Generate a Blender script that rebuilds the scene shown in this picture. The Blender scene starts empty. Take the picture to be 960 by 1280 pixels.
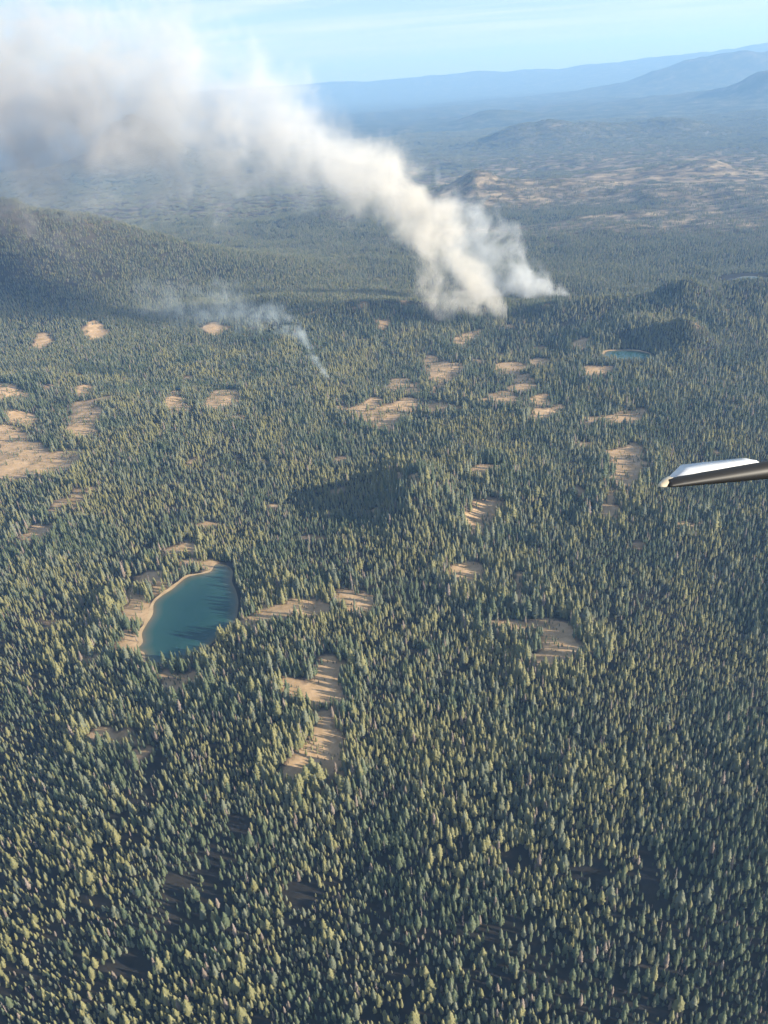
import bpy, bmesh, math, random
import numpy as np
from mathutils import Matrix, Vector

R = math.radians
sc = bpy.context.scene
col = sc.collection
rng = np.random.default_rng(11)
random.seed(11)

# ------------------------------------------------------------------ camera
H = 650.0                       # height of the aircraft over the valley floor
W0, H0, FPX = 960.0, 1280.0, 961.0
PITCH, ROLL = R(29.5), R(4.8)
_f = np.array([0, math.cos(PITCH), -math.sin(PITCH)])
_r0 = np.array([1.0, 0, 0])
_u0 = np.array([0, math.sin(PITCH), math.cos(PITCH)])
_r = _r0 * math.cos(ROLL) - _u0 * math.sin(ROLL)
_u = _u0 * math.cos(ROLL) + _r0 * math.sin(ROLL)
CAM = np.array([0.0, 0.0, H])
cam_d = bpy.data.cameras.new('camera')
cam = bpy.data.objects.new('camera', cam_d)
col.objects.link(cam)
cam.matrix_world = Matrix(((_r[0], _u[0], -_f[0], 0), (_r[1], _u[1], -_f[1], 0), (_r[2], _u[2], -_f[2], H), (0, 0, 0, 1)))
cam_d.sensor_fit = 'VERTICAL'
cam_d.sensor_height = 24.0
cam_d.lens = 24.0 * FPX / H0
cam_d.clip_start = 0.5
cam_d.clip_end = 400000.0
sc.camera = cam

# ------------------------------------------------------------------ sun, sky, exposure
SUN_AZ = R(110)                 # clockwise from the viewing direction (+Y)
SUN_EL = R(18)
SUN_STRENGTH = 5.0
SKY_STRENGTH = 0.062
sd = bpy.data.lights.new('sun', 'SUN')
sd.energy = SUN_STRENGTH
sd.angle = R(0.5)
sd.color = (1.0, 0.92, 0.79)
sun = bpy.data.objects.new('sun', sd)
col.objects.link(sun)
SUN_DIR = Vector((math.sin(SUN_AZ) * math.cos(SUN_EL), math.cos(SUN_AZ) * math.cos(SUN_EL), math.sin(SUN_EL)))
sun.rotation_euler = SUN_DIR.to_track_quat('Z', 'Y').to_euler()
sun.location = (800, -300, 1500)

world = bpy.data.worlds.new('World')
sc.world = world
world.use_nodes = True
wn, wl = world.node_tree.nodes, world.node_tree.links
wn.clear()
wout = wn.new('ShaderNodeOutputWorld')
wbg = wn.new('ShaderNodeBackground')
wbg.inputs['Strength'].default_value = SKY_STRENGTH
sky = wn.new('ShaderNodeTexSky')
sky.sky_type = 'NISHITA'
sky.sun_disc = False
sky.sun_elevation = SUN_EL
sky.sun_rotation = SUN_AZ
sky.altitude = 2200
sky.air_density = 1.0
sky.dust_density = 0.6
sky.ozone_density = 1.6
# thin high cirrus all over the sky: noise on a flat cloud layer seen along the direction
tc = wn.new('ShaderNodeTexCoord')
sep = wn.new('ShaderNodeSeparateXYZ')
wl.new(tc.outputs['Generated'], sep.inputs[0])


def wmath(op, a, b=None):
    n = wn.new('ShaderNodeMath')
    n.operation = op
    for i, v in enumerate((a, b)):
        if v is None:
            continue
        if isinstance(v, (int, float)):
            n.inputs[i].default_value = v
        else:
            wl.new(v, n.inputs[i])
    return n.outputs[0]


zz = wmath('ADD', wmath('MAXIMUM', sep.outputs['Z'], 0.0), 0.035)
cmb = wn.new('ShaderNodeCombineXYZ')
wl.new(wmath('DIVIDE', sep.outputs['X'], zz), cmb.inputs[0])
wl.new(wmath('DIVIDE', sep.outputs['Y'], zz), cmb.inputs[1])
mp = wn.new('ShaderNodeMapping')
mp.inputs['Rotation'].default_value = (0, 0, R(12))
mp.inputs['Scale'].default_value = (0.16, 0.55, 1)
wl.new(cmb.outputs[0], mp.inputs[0])
nz = wn.new('ShaderNodeTexNoise')
nz.inputs['Scale'].default_value = 1.3
nz.inputs['Detail'].default_value = 7
nz.inputs['Roughness'].default_value = 0.58
nz.inputs['Distortion'].default_value = 0.6
wl.new(mp.outputs[0], nz.inputs['Vector'])
cr = wn.new('ShaderNodeValToRGB')
cr.color_ramp.elements[0].position = 0.42
cr.color_ramp.elements[0].color = (0, 0, 0, 1)
cr.color_ramp.elements[1].position = 0.68
cr.color_ramp.elements[1].color = (0.75, 0.75, 0.75, 1)
wl.new(nz.outputs['Fac'], cr.inputs[0])
mx = wn.new('ShaderNodeMix')
mx.data_type = 'RGBA'
wl.new(cr.outputs[0], mx.inputs[0])
wl.new(sky.outputs[0], mx.inputs[6])
mx.inputs[7].default_value = (6.6, 7.0, 7.4, 1)
wl.new(mx.outputs[2], wbg.inputs['Color'])
wl.new(wbg.outputs[0], wout.inputs['Surface'])

sc.view_settings.view_transform = 'Standard'
sc.view_settings.look = 'None'
sc.view_settings.exposure = 1.38
sc.view_settings.gamma = 1.0
sc.view_settings.use_curve_mapping = False
sc.render.engine = 'CYCLES'
cy = sc.cycles
cy.max_bounces = 6
cy.diffuse_bounces = 2
cy.glossy_bounces = 2
cy.transmission_bounces = 2
cy.volume_bounces = 2
cy.transparent_max_bounces = 16
cy.volume_max_steps = 256
cy.use_denoising = True
cy.use_adaptive_sampling = True
cy.adaptive_threshold = 0.02

HAZE_DENSITY = 6.8e-5

# ------------------------------------------------------------------ pixel <-> world helpers
def ray(px, py):
    px = np.asarray(px, float)
    py = np.asarray(py, float)
    a = (px - W0 / 2)[..., None] * _r - (py - H0 / 2)[..., None] * _u + FPX * _f
    return a / np.linalg.norm(a, axis=-1, keepdims=True)


def project(P):
    d = P - CAM
    z = d @ _f
    return W0 / 2 + FPX * (d @ _r) / z, H0 / 2 - FPX * (d @ _u) / z, z


def flat_ground(px, py, z=0.0):
    d = ray(px, py)
    t = (z - H) / d[..., 2]
    return CAM + d * t[..., None]


# ------------------------------------------------------------------ noise
_perm = rng.random((256, 256))


def vnoise(x, y):
    xi = np.floor(x).astype(np.int64)
    yi = np.floor(y).astype(np.int64)
    fx = x - xi
    fy = y - yi
    fx = fx * fx * (3 - 2 * fx)
    fy = fy * fy * (3 - 2 * fy)
    a = _perm[xi & 255, yi & 255]
    b = _perm[(xi + 1) & 255, yi & 255]
    c = _perm[xi & 255, (yi + 1) & 255]
    d = _perm[(xi + 1) & 255, (yi + 1) & 255]
    return (a * (1 - fx) + b * fx) * (1 - fy) + (c * (1 - fx) + d * fx) * fy


def fbm(x, y, s, octv=4, ox=0.0):
    v = 0.0
    amp, tot = 1.0, 0.0
    x = x / s + ox + 17.3
    y = y / s - ox + 5.1
    for _ in range(octv):
        v = v + amp * vnoise(x, y)
        tot += amp
        amp *= 0.5
        x = x * 2.03 + 3.7
        y = y * 2.03 + 9.2
    return v / tot


def sstep(a, b, x):
    t = np.clip((x - a) / (b - a), 0, 1)
    return t * t * (3 - 2 * t)


# ------------------------------------------------------------------ terrain
HILLS = []      # cx, cy, height, radius_x, radius_y, rotation, sharpness


def hill(px, py, dist, rx, ry, rot=0.0, p=1.0, hgt=None):
    """a hill on the bearing of (px, py), dist metres away, whose top shows at py"""
    d = ray(px, py)
    hl = math.hypot(d[0], d[1])
    cx, cyy = d[0] / hl * dist, d[1] / hl * dist
    top = H + d[2] / hl * dist if hgt is None else None       # wanted summit height, solved below
    HILLS.append([cx, cyy, hgt, rx, ry, R(rot), top])


def gdist(px, py, z=0.0):
    g = flat_ground(px, py, z)
    return math.hypot(g[0], g[1])


# knoll in the middle with a shaded western face
hill(525, 578, gdist(520, 632), 58, 95, -10, 1.0, hgt=66)
hill(590, 560, gdist(600, 600), 150, 110, 0, 1.0, hgt=22)
# dark hill on the left behind, and its shoulder
hill(20, 260, 3350, 300, 330, 0, 1.0)
hill(-60, 262, 3350, 400, 330, 0, 1.0)
hill(95, 267, 3320, 230, 260, 0, 1.0)
hill(150, 280, 3320, 240, 260, 0, 1.0)
hill(215, 299, 3280, 280, 240, 0, 1.0)
hill(300, 316, 3150, 330, 200, 0, 1.0)
# ridge carrying the fire, hills to its right
hill(490, 376, gdist(490, 400), 330, 110, 0, 1.0)
hill(330, 372, gdist(330, 392), 360, 130, 0, 1.0)
hill(745, 374, gdist(745, 402), 150, 70, -5, 1.0)
hill(690, 378, gdist(690, 400), 90, 60, 0, 1.0)
hill(858, 350, gdist(858, 398), 85, 90, 0, 1.0)
hill(950, 352, gdist(950, 385), 220, 120, 0, 1.0)
hill(862, 400, gdist(862, 440), 95, 80, -8, 1.0)
hill(800, 402, gdist(800, 424), 120, 60, 0, 1.0)
# scrub rise and cone beyond the fire
hill(600, 230, 4700, 190, 220, 0, 1.0, hgt=105)
hill(640, 262, 4600, 800, 500, 0, 1.0, hgt=45)
hill(860, 245, 5200, 900, 500, 0, 1.0, hgt=60)
hill(880, 250, 5200, 130, 130, 0, 1.0, hgt=35)
# isolated mountains
hill(690, 150, 8200, 300, 420, 0, 1.0)
hill(745, 158, 8300, 300, 420, 0, 1.0, hgt=110)
hill(818, 149, 8400, 300, 420, 0, 1.0)
hill(640, 172, 8200, 380, 420, 0, 1.0, hgt=110)
hill(855, 163, 8400, 300, 400, 0, 1.0, hgt=70)
hill(600, 147, 11800, 330, 400, 0, 1.0, hgt=95)
hill(640, 148, 11900, 330, 400, 0, 1.0, hgt=70)
hill(165, 143, 9000, 420, 500, 0, 1.0)
hill(110, 165, 9200, 700, 600, 0, 1.0, hgt=80)
hill(400, 262, 4300, 300, 200, 0, 1.0, hgt=55)
# far ranges towards the horizon on the right
hill(975, 85, 12500, 520, 700, 0, 1.0)
hill(890, 112, 13200, 700, 800, 0, 1.0, hgt=70)
hill(815, 135, 13500, 900, 800, 0, 1.0, hgt=50)
hill(850, 77, 18300, 900, 900, 0, 1.0)
hill(925, 66, 18600, 1500, 900, 0, 1.0)
hill(1010, 56, 18600, 1700, 900, 0, 1.0)
hill(780, 92, 18600, 1200, 900, 0, 1.0, hgt=90)
hill(950, 56, 28200, 3120, 1800, 0, 1.0)
hill(1050, 46, 28200, 3120, 1800, 0, 1.0)
hill(840, 69, 28200, 3120, 1800, 0, 1.0)
hill(740, 80, 28800, 2520, 1800, 0, 1.0)
hill(600, 88, 30000, 2520, 1800, 0, 1.0)
hill(680, 86, 29400, 1920, 1800, 0, 1.0)
hill(520, 96, 31200, 2700, 1800, 0, 1.0)
hill(430, 101, 32400, 3000, 1800, 0, 1.0)
hill(330, 108, 32400, 3600, 1800, 0, 1.0)
hill(200, 118, 32400, 4800, 1800, 0, 1.0)
hill(60, 130, 32400, 4800, 1800, 0, 1.0)
hill(-80, 142, 32400, 4800, 1800, 0, 1.0)


def terrain_base(x, y):
    d = np.hypot(x, y)
    h = (fbm(x, y, 420, 4, 2.0) - 0.5) * 62 + (fbm(x, y, 130, 2, 52.0) - 0.5) * 12
    h = h + (fbm(x, y, 1500, 3, 8.0) - 0.5) * 50 * sstep(900, 3500, d)
    h = h + (fbm(x, y, 6000, 3, 31.0) - 0.5) * 170 * sstep(7000, 16000, d)
    for cx, cyy, hh, rx, ry, ro, top in HILLS:
        if hh is None:
            continue
        c, s = math.cos(ro), math.sin(ro)
        dx, dy = x - cx, y - cyy
        q = ((dx * c + dy * s) / rx) ** 2 + ((-dx * s + dy * c) / ry) ** 2
        g = np.exp(-1.15 * (q + 0.03) ** 0.78 + 0.0747)          # pointed-ish knoll
        if hh > 60:
            g = g * (1 + 0.55 * (fbm(x, y, rx * 0.55, 4, rx % 13) - 0.5) * np.exp(-0.5 * q) * 1.6 * sstep(0.0, 0.35, q))
        h = h + hh * g
    return h


for _ in range(4):              # settle overlapping hills on their wanted summits
    for hl_ in HILLS:
        if hl_[6] is not None:
            now = float(terrain_base(np.array([hl_[0]]), np.array([hl_[1]]))[0])
            hl_[2] = max(5.0, (hl_[2] or 0.0) + hl_[6] - now)


def ground_at(px, py, fn, it=25):
    """march a pixel ray on to the terrain"""
    d = ray(np.asarray(px, float), np.asarray(py, float))
    z = np.zeros(d.shape[:-1])
    for _ in range(it):
        t = (z - H) / d[..., 2]
        P = CAM + d * t[..., None]
        z = 0.5 * z + 0.5 * fn(P[..., 0], P[..., 1])
    t = (z - H) / d[..., 2]
    return CAM + d * t[..., None]


def smooth_poly(P, sub=8):
    P = np.asarray(P, float)
    n = len(P)
    out = []
    for i in range(n):
        a, b, c, d = P[i - 1], P[i], P[(i + 1) % n], P[(i + 2) % n]
        for k in range(sub):
            t = k / sub
            out.append(0.5 * ((2 * b) + (c - a) * t + (2 * a - 5 * b + 4 * c - d) * t * t + (3 * b - a - 3 * c + d) * t ** 3))
    return np.array(out)


def poly_sd(poly, x, y):
    """signed distance to polygon, negative inside"""
    x = np.asarray(x, float)
    y = np.asarray(y, float)
    best = np.full(x.shape, 1e18)
    ins = np.zeros(x.shape, bool)
    n = len(poly)
    for i in range(n):
        x0, y0 = poly[i]
        x1, y1 = poly[(i + 1) % n]
        ex, ey = x1 - x0, y1 - y0
        t = np.clip(((x - x0) * ex + (y - y0) * ey) / (ex * ex + ey * ey + 1e-9), 0, 1)
        best = np.minimum(best, (x - x0 - t * ex) ** 2 + (y - y0 - t * ey) ** 2)
        if y0 != y1:
            cond = ((y0 > y) != (y1 > y)) & (x < (x1 - x0) * (y - y0) / (y1 - y0) + x0)
            ins ^= cond
    d = np.sqrt(best)
    return np.where(ins, -d, d)


def crop(pts, ox, oy, s):
    return [(ox + a / s, oy + b / s) for a, b in pts]


# lakes, as their shore lines read in the photograph
LAKE_PX = [
    crop([(690, 190), (655, 238), (560, 258), (500, 275), (450, 312), (400, 355), (330, 400), (280, 450), (272, 520),
          (230, 590), (200, 650), (205, 710), (170, 752), (215, 778), (235, 838), (330, 860), (450, 838), (520, 800),
          (600, 765), (680, 705), (760, 640), (820, 575), (838, 500), (842, 430), (825, 360), (800, 300), (805, 235), (765, 195)],
         140, 670, 5.333),
    crop([(140, 455), (155, 437), (215, 432), (300, 434), (370, 448), (400, 465), (370, 480), (250, 478), (170, 472)], 720, 330, 4.0),
    crop([(785, 78), (840, 62), (900, 62), (945, 74), (900, 86), (830, 90)], 720, 330, 4.0),
]
LAKES = []
for q, pts in enumerate(LAKE_PX):
    pts = np.array(pts)
    c = pts.mean(0)
    g = ground_at(c[0], c[1], terrain_base)
    lev = float(g[2]) if q != 2 else float(g[2])
    P = flat_ground(pts[:, 0], pts[:, 1], lev)[:, :2]
    if q:                       # the near shore is hidden by the trees in front of it
        rel = (P - P.mean(0)) @ (P.mean(0) / np.hypot(*P.mean(0)))
        P = P - (P.mean(0) / np.hypot(*P.mean(0))) * np.where(rel < 0, 3.0, 0.0)[:, None]
    P = smooth_poly(P, 5)
    LAKES.append((P, lev, P.mean(0), np.max(np.hypot(*(P - P.mean(0)).T))))


def terrain(x, y):
    x = np.asarray(x, float)
    y = np.asarray(y, float)
    h = terrain_base(x, y)
    for P, lev, c, rad in LAKES:
        m = np.hypot(x - c[0], y - c[1]) < rad + 130
        if not np.any(m):
            continue
        sd_ = poly_sd(P, x[m], y[m])
        hb = h[m]
        bank = lev + np.clip(sd_ - 4, 0, None) * 0.05
        w = sstep(10, 120, sd_)
        hh = bank * (1 - w) + hb * w
        hh = np.where(sd_ < 4, lev - 0.25 - 3.5 * sstep(2, -25, sd_), hh)
        h = h.copy()
        h[m] = hh
    return h


# clearings: outlines in photograph pixels
C1 = (400, 420, 4.0)
C4 = (480, 320, 2.0)
C3 = (0, 320, 2.0)
C5 = (0, 640, 2.0)
C6 = (480, 640, 2.0)
C7 = (0, 960, 2.0)
LK = (140, 670, 5.333)
GAPS_PX = [
    crop([(410, 275), (480, 262), (495, 310), (430, 322)], *C7),
    crop([(565, 130), (620, 120), (625, 165), (580, 178)], *C7),
    crop([(725, 300), (775, 292), (785, 335), (735, 345)], *C7),
    crop([(300, 480), (350, 470), (385, 510), (330, 540), (300, 520)], *C7),
    crop([(285, 220), (340, 205), (360, 245), (300, 262)], 480, 960, 2.0),
    crop([(480, 255), (540, 240), (560, 280), (500, 290)], 480, 960, 2.0),
    crop([(640, 200), (668, 195), (675, 320), (645, 330)], 480, 960, 2.0),
]
MEADOWS_PX = [
    crop([(95, 352), (150, 362), (230, 372), (300, 370), (380, 335), (440, 312), (500, 325), (450, 370), (395, 410), (345, 450), (300, 450), (230, 408), (150, 388)], *C1),
    crop([(550, 105), (600, 125), (640, 143), (725, 146), (700, 180), (650, 220), (590, 250), (555, 268), (575, 215), (540, 180), (540, 150)], *C1),
    crop([(355, 250), (380, 222), (425, 222), (435, 240), (380, 258)], *C1),
    crop([(425, 262), (470, 246), (480, 256), (440, 270)], *C1),
    crop([(805, 318), (850, 300), (900, 286), (960, 290), (990, 308), (960, 335), (880, 322)], *C1),
    crop([(530, 348), (600, 335), (680, 342), (660, 362), (540, 366)], *C1),
    crop([(180, 345), (240, 315), (300, 308), (270, 332), (205, 356)], *C1),
    crop([(520, 92), (545, 82), (565, 98), (535, 105)], *C1),
    crop([(380, 385), (440, 375), (450, 388), (400, 400)], *C4),
    crop([(370, 265), (390, 255), (418, 262), (390, 275)], *C4),
    crop([(498, 285), (520, 275), (560, 285), (540, 300), (505, 298)], *C4),
    crop([(460, 472), (500, 463), (540, 470), (510, 480)], *C4),
    crop([(500, 418), (515, 408), (530, 414), (515, 424)], *C4),
    crop([(535, 405), (600, 392), (650, 392), (640, 408), (560, 412)], *C4),
    crop([(338, 300), (360, 296), (372, 306), (345, 312)], *C4),
    crop([(322, 328), (350, 320), (375, 326), (340, 336)], *C4),
    crop([(285, 275), (330, 268), (350, 278), (310, 286)], *C4),
    crop([(222, 532), (255, 522), (300, 530), (270, 544), (230, 545)], *C4),
    crop([(568, 500), (595, 480), (650, 478), (652, 520), (640, 560), (600, 590), (580, 605), (585, 650), (540, 655), (550, 610), (562, 575)], *C4),
    crop([(172, 208), (200, 196), (245, 190), (225, 204), (190, 218)], *C4),
    crop([(28, 535), (55, 545), (85, 568), (70, 578), (40, 560)], *C4),
    crop([(480, 215), (510, 210), (515, 218), (490, 222)], *C4),
    crop([(545, 490), (560, 486), (565, 500), (548, 505)], *C4),
    crop([(375, 355), (405, 350), (410, 362), (385, 366)], *C4),
    crop([(180, 380), (205, 368), (240, 372), (245, 400), (218, 438), (182, 440)], *C3),
    crop([(-40, 500), (0, 480), (60, 452), (85, 468), (120, 490), (190, 478), (205, 495), (150, 532), (80, 540), (0, 552), (-40, 550)], *C3),
    crop([(-30, 425), (30, 428), (55, 442), (20, 455), (-30, 452)], *C3),
    crop([(20, 385), (50, 388), (80, 408), (50, 415)], *C3),
    crop([(-20, 322), (30, 325), (65, 345), (20, 352), (-20, 345)], *C3),
    crop([(422, 352), (440, 340), (450, 358), (475, 370), (440, 382), (425, 372)], *C3),
    crop([(512, 362), (535, 345), (575, 338), (590, 355), (560, 370), (520, 374)], *C3),
    crop([(88, 210), (105, 194), (118, 204), (100, 224)], *C3),
    crop([(218, 175), (240, 165), (262, 185), (230, 200)], *C3),
    crop([(512, 178), (540, 170), (560, 178), (535, 186)], *C3),
    crop([(200, 340), (215, 325), (225, 335), (212, 345)], *C3),
    crop([(-10, 150), (10, 146), (60, 152), (50, 160), (0, 164)], 0, 220, 2.0),
    crop([(600, 292), (612, 270), (700, 222), (812, 222), (835, 245), (760, 268), (660, 288)], *C5),
    crop([(705, 432), (770, 405), (790, 372), (850, 372), (860, 410), (840, 475), (760, 478)], *C5),
    crop([(730, 590), (775, 545), (780, 500), (830, 500), (845, 560), (850, 640), (800, 668), (705, 670), (715, 625)], *C5),
    crop([(222, 560), (250, 542), (310, 562), (375, 578), (365, 594), (300, 592), (240, 578)], *C5),
    crop([(398, 415), (430, 405), (492, 422), (470, 440), (425, 446)], *C5),
    crop([(420, 95), (450, 84), (498, 92), (480, 106), (430, 108)], *C5),
    crop([(70, 40), (100, 32), (130, 48), (105, 62), (75, 54)], *C5),
    crop([(188, 362), (215, 350), (240, 366), (215, 380)], *C5),
    crop([(825, 208), (900, 205), (935, 222), (920, 250), (850, 245)], *C5),
    crop([(210, 0), (230, -30), (290, -30), (285, 20), (262, 52), (212, 42)], *C6),
    crop([(172, 150), (185, 132), (255, 130), (262, 165), (230, 180), (180, 178)], *C6),
    crop([(262, 275), (300, 266), (350, 278), (400, 266), (460, 285), (490, 320), (488, 362), (440, 376), (390, 382), (362, 352), (398, 332), (370, 302), (310, 298), (268, 292)], *C6),
    crop([(315, 165), (352, 160), (358, 210), (325, 215)], *C6),
    crop([(735, 100), (770, 96), (800, 110), (760, 118)], 480, 600, 2.0),
    # open ground round the lake's western shore
    crop([(200, 310), (240, 245), (300, 235), (365, 240), (350, 290), (320, 330), (290, 325), (240, 325), (205, 335)], *LK),
    crop([(110, 400), (160, 380), (215, 405), (240, 440), (250, 520), (200, 560), (120, 560), (85, 500), (100, 450)], *LK),
    crop([(90, 650), (130, 630), (190, 660), (170, 745), (120, 755), (60, 740)], *LK),
    crop([(445, 180), (480, 160), (560, 166), (640, 182), (600, 195), (500, 200)], *LK),
    crop([(395, 100), (430, 80), (520, 78), (545, 95), (470, 105)], *LK),
    crop([(330, 940), (380, 925), (470, 945), (550, 975), (500, 1005), (400, 1005), (340, 970)], *LK),
]
MEADOWS = []
for km, pts in enumerate(MEADOWS_PX):
    pts = np.array(pts)
    G = ground_at(pts[:, 0], pts[:, 1], terrain)[:, :2]
    c = G.mean(0)
    away = c / np.hypot(*c)
    rel = (G - c) @ away
    G = G - away * (np.where(rel < 0, 8.5 if np.hypot(*c) > 1500 else 1.5, 0.0) * np.hypot(*c) / H)[:, None]
    P = smooth_poly(G, 5)
    c = P.mean(0)
    shrink = -6.0 if km >= len(MEADOWS_PX) - 6 else (0.5 if np.hypot(*c) < 1500 else -7.0)
    MEADOWS.append((P, c, float(np.max(np.hypot(*(P - c).T))), shrink))


GAPS = []
for pts in GAPS_PX:
    pts = np.array(pts)
    P = smooth_poly(ground_at(pts[:, 0], pts[:, 1], terrain)[:, :2], 3)
    GAPS.append((P, P.mean(0), float(np.max(np.hypot(*(P - P.mean(0)).T)))))


def gap_sd(x, y):
    out = np.full(np.shape(x), 999.0)
    for P, c, rad in GAPS:
        m = np.hypot(x - c[0], y - c[1]) < rad + 20
        if np.any(m):
            out[m] = np.minimum(out[m], poly_sd(P, x[m], y[m]))
    return out + (fbm(x, y, 20, 3, 4.4) - 0.5) * 12


def meadow_sd(x, y, pad=40.0):
    """noisy signed distance to the nearest clearing"""
    out = np.full(np.shape(x), 999.0)
    for P, c, rad, shrink in MEADOWS:
        m = np.hypot(x - c[0], y - c[1]) < rad + pad
        if np.any(m):
            out[m] = np.minimum(out[m], poly_sd(P, x[m], y[m]) + shrink)
    return out + (fbm(x, y, 24, 4, 4.4) - 0.5) * 44 + 1


def lake_sd(x, y):
    out = np.full(np.shape(x), 999.0)
    for P, lev, c, rad in LAKES:
        m = np.hypot(x - c[0], y - c[1]) < rad + 60
        if np.any(m):
            out[m] = np.minimum(out[m], poly_sd(P, x[m], y[m]))
    return out


def openness(x, y):
    """0 = closed forest, 1 = dry open scrub (the pale rises beyond the fire)"""
    d = np.hypot(x, y)
    az = np.degrees(np.arctan2(x, y))
    o = sstep(3000, 3700, d) * sstep(9500, 5200, d)
    side = 0.6 + 0.4 * sstep(-1, 6, az)
    n = fbm(x * 0.6, y * 1.2, 700, 4, 6.0)
    return np.clip(o * side * sstep(0.30, 0.54, n), 0, 1)


def specks(x, y):
    """small natural openings scattered through the forest"""
    d = np.hypot(x, y)
    return sstep(0.66, 0.74, fbm(x, y, 58, 3, 77.0) * 0.75 + fbm(x, y, 500, 2, 71.0) * 0.25) * sstep(650, 1100, d) * sstep(2700, 2200, d)


# ------------------------------------------------------------------ materials
def mat(name):
    m = bpy.data.materials.new(name)
    m.use_nodes = True
    n = m.node_tree.nodes
    return m, n, m.node_tree.links, n['Principled BSDF']


def ramp(n, pts):
    r = n.new('ShaderNodeValToRGB')
    e = r.color_ramp.elements
    while len(e) < len(pts):
        e.new(0.5)
    for k, (p, c) in enumerate(pts):
        e[k].position = p
        e[k].color = (*c, 1)
    return r


def noise(n, l, scale, detail=5, rough=0.6, vec=None, space='Object'):
    t = n.new('ShaderNodeTexNoise')
    t.inputs['Scale'].default_value = scale
    t.inputs['Detail'].default_value = detail
    t.inputs['Roughness'].default_value = rough
    if vec is None:
        c = n.new('ShaderNodeTexCoord')
        vec = c.outputs[space]
    l.new(vec, t.inputs['Vector'])
    return t


def mixc(n, l, fac, a, b):
    m = n.new('ShaderNodeMix')
    m.data_type = 'RGBA'
    for sock, v in ((m.inputs[0], fac), (m.inputs[6], a), (m.inputs[7], b)):
        if isinstance(v, (int, float)):
            sock.default_value = v
        elif isinstance(v, tuple):
            sock.default_value = (*v, 1)
        else:
            l.new(v, sock)
    return m.outputs[2]


def attr(n, name):
    a = n.new('ShaderNodeAttribute')
    a.attribute_name = name
    return a


MAT = {}
# ground: needle litter under the trees, dry grass in the openings, far forest as a mottled cover
m, n, l, b = mat('ground_soil')
floor_c = ramp(n, [(0.3, (0.018, 0.018, 0.016)), (0.7, (0.040, 0.035, 0.028))])
l.new(noise(n, l, 0.06, 6).outputs['Fac'], floor_c.inputs[0])
grass_c = ramp(n, [(0.26, (0.18, 0.15, 0.08)), (0.42, (0.38, 0.265, 0.15)), (0.58, (0.51, 0.36, 0.215)), (0.78, (0.62, 0.47, 0.29))])
l.new(noise(n, l, 0.035, 8, 0.65).outputs['Fac'], grass_c.inputs[0])
far_c = ramp(n, [(0.33, (0.026, 0.036, 0.024)), (0.48, (0.055, 0.066, 0.040)), (0.60, (0.11, 0.11, 0.068)), (0.72, (0.24, 0.195, 0.13))])
l.new(noise(n, l, 0.004, 10, 0.68).outputs['Fac'], far_c.inputs[0])
c1 = mixc(n, l, attr(n, 'far').outputs['Fac'], floor_c.outputs[0], far_c.outputs[0])
c2 = mixc(n, l, attr(n, 'open').outputs['Fac'], c1, grass_c.outputs[0])
st = n.new('ShaderNodeMapping')
tcc = n.new('ShaderNodeTexCoord')
l.new(tcc.outputs['Object'], st.inputs[0])
st.inputs['Scale'].default_value = (0.7, 1.3, 1.0)
sn = noise(n, l, 0.011, 7, 0.7, vec=st.outputs[0])
sr = ramp(n, [(0.40, (0.12, 0.12, 0.12)), (0.62, (0.9, 0.9, 0.9))])
l.new(sn.outputs['Fac'], sr.inputs[0])
ml = n.new('ShaderNodeMath')
ml.operation = 'MULTIPLY'
l.new(sr.outputs[0], ml.inputs[0])
l.new(attr(n, 'scrub').outputs['Fac'], ml.inputs[1])
scrub_c = ramp(n, [(0.3, (0.20, 0.165, 0.10)), (0.7, (0.42, 0.335, 0.225))])
l.new(sn.outputs['Fac'], scrub_c.inputs[0])
c3 = mixc(n, l, ml.outputs[0], c2, scrub_c.outputs[0])
l.new(c3, b.inputs['Base Color'])
b.inputs['Roughness'].default_value = 0.95
b.inputs['Specular IOR Level'].default_value = 0.1
MAT['ground'] = m

m, n, l, b = mat('dry_grass')
g = ramp(n, [(0.26, (0.18, 0.15, 0.08)), (0.42, (0.38, 0.265, 0.15)), (0.58, (0.51, 0.36, 0.215)), (0.78, (0.62, 0.47, 0.29))])
l.new(noise(n, l, 0.05, 8, 0.72).outputs['Fac'], g.inputs[0])
l.new(g.outputs[0], b.inputs['Base Color'])
b.inputs['Roughness'].default_value = 0.95
b.inputs['Specular IOR Level'].default_value = 0.1
MAT['grass'] = m

m, n, l, b = mat('shore_sand')
g = ramp(n, [(0.3, (0.36, 0.25, 0.14)), (0.7, (0.52, 0.39, 0.23))])
l.new(noise(n, l, 0.08, 6, 0.6).outputs['Fac'], g.inputs[0])
l.new(g.outputs[0], b.inputs['Base Color'])
b.inputs['Roughness'].default_value = 0.9
MAT['sand'] = m

m, n, l, b = mat('lake_water')
dp = attr(n, 'depth')
dn = noise(n, l, 0.012, 4)
r1 = ramp(n, [(0.0, (0.15, 0.125, 0.075)), (0.12, (0.075, 0.105, 0.085)), (0.32, (0.022, 0.074, 0.072)), (1.0, (0.013, 0.056, 0.060))])
ad = n.new('ShaderNodeMath')
ad.operation = 'MULTIPLY_ADD'
l.new(dn.outputs['Fac'], ad.inputs[0])
ad.inputs[1].default_value = 0.12
sb = n.new('ShaderNodeMath')
sb.operation = 'SUBTRACT'
l.new(dp.outputs['Fac'], sb.inputs[0])
sb.inputs[1].default_value = 0.06
l.new(sb.outputs[0], ad.inputs[2])
l.new(ad.outputs[0], r1.inputs[0])
l.new(r1.outputs[0], b.inputs['Base Color'])
b.inputs['Roughness'].default_value = 0.12
b.inputs['IOR'].default_value = 1.33
bp = n.new('ShaderNodeBump')
bp.inputs['Strength'].default_value = 0.25
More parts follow.
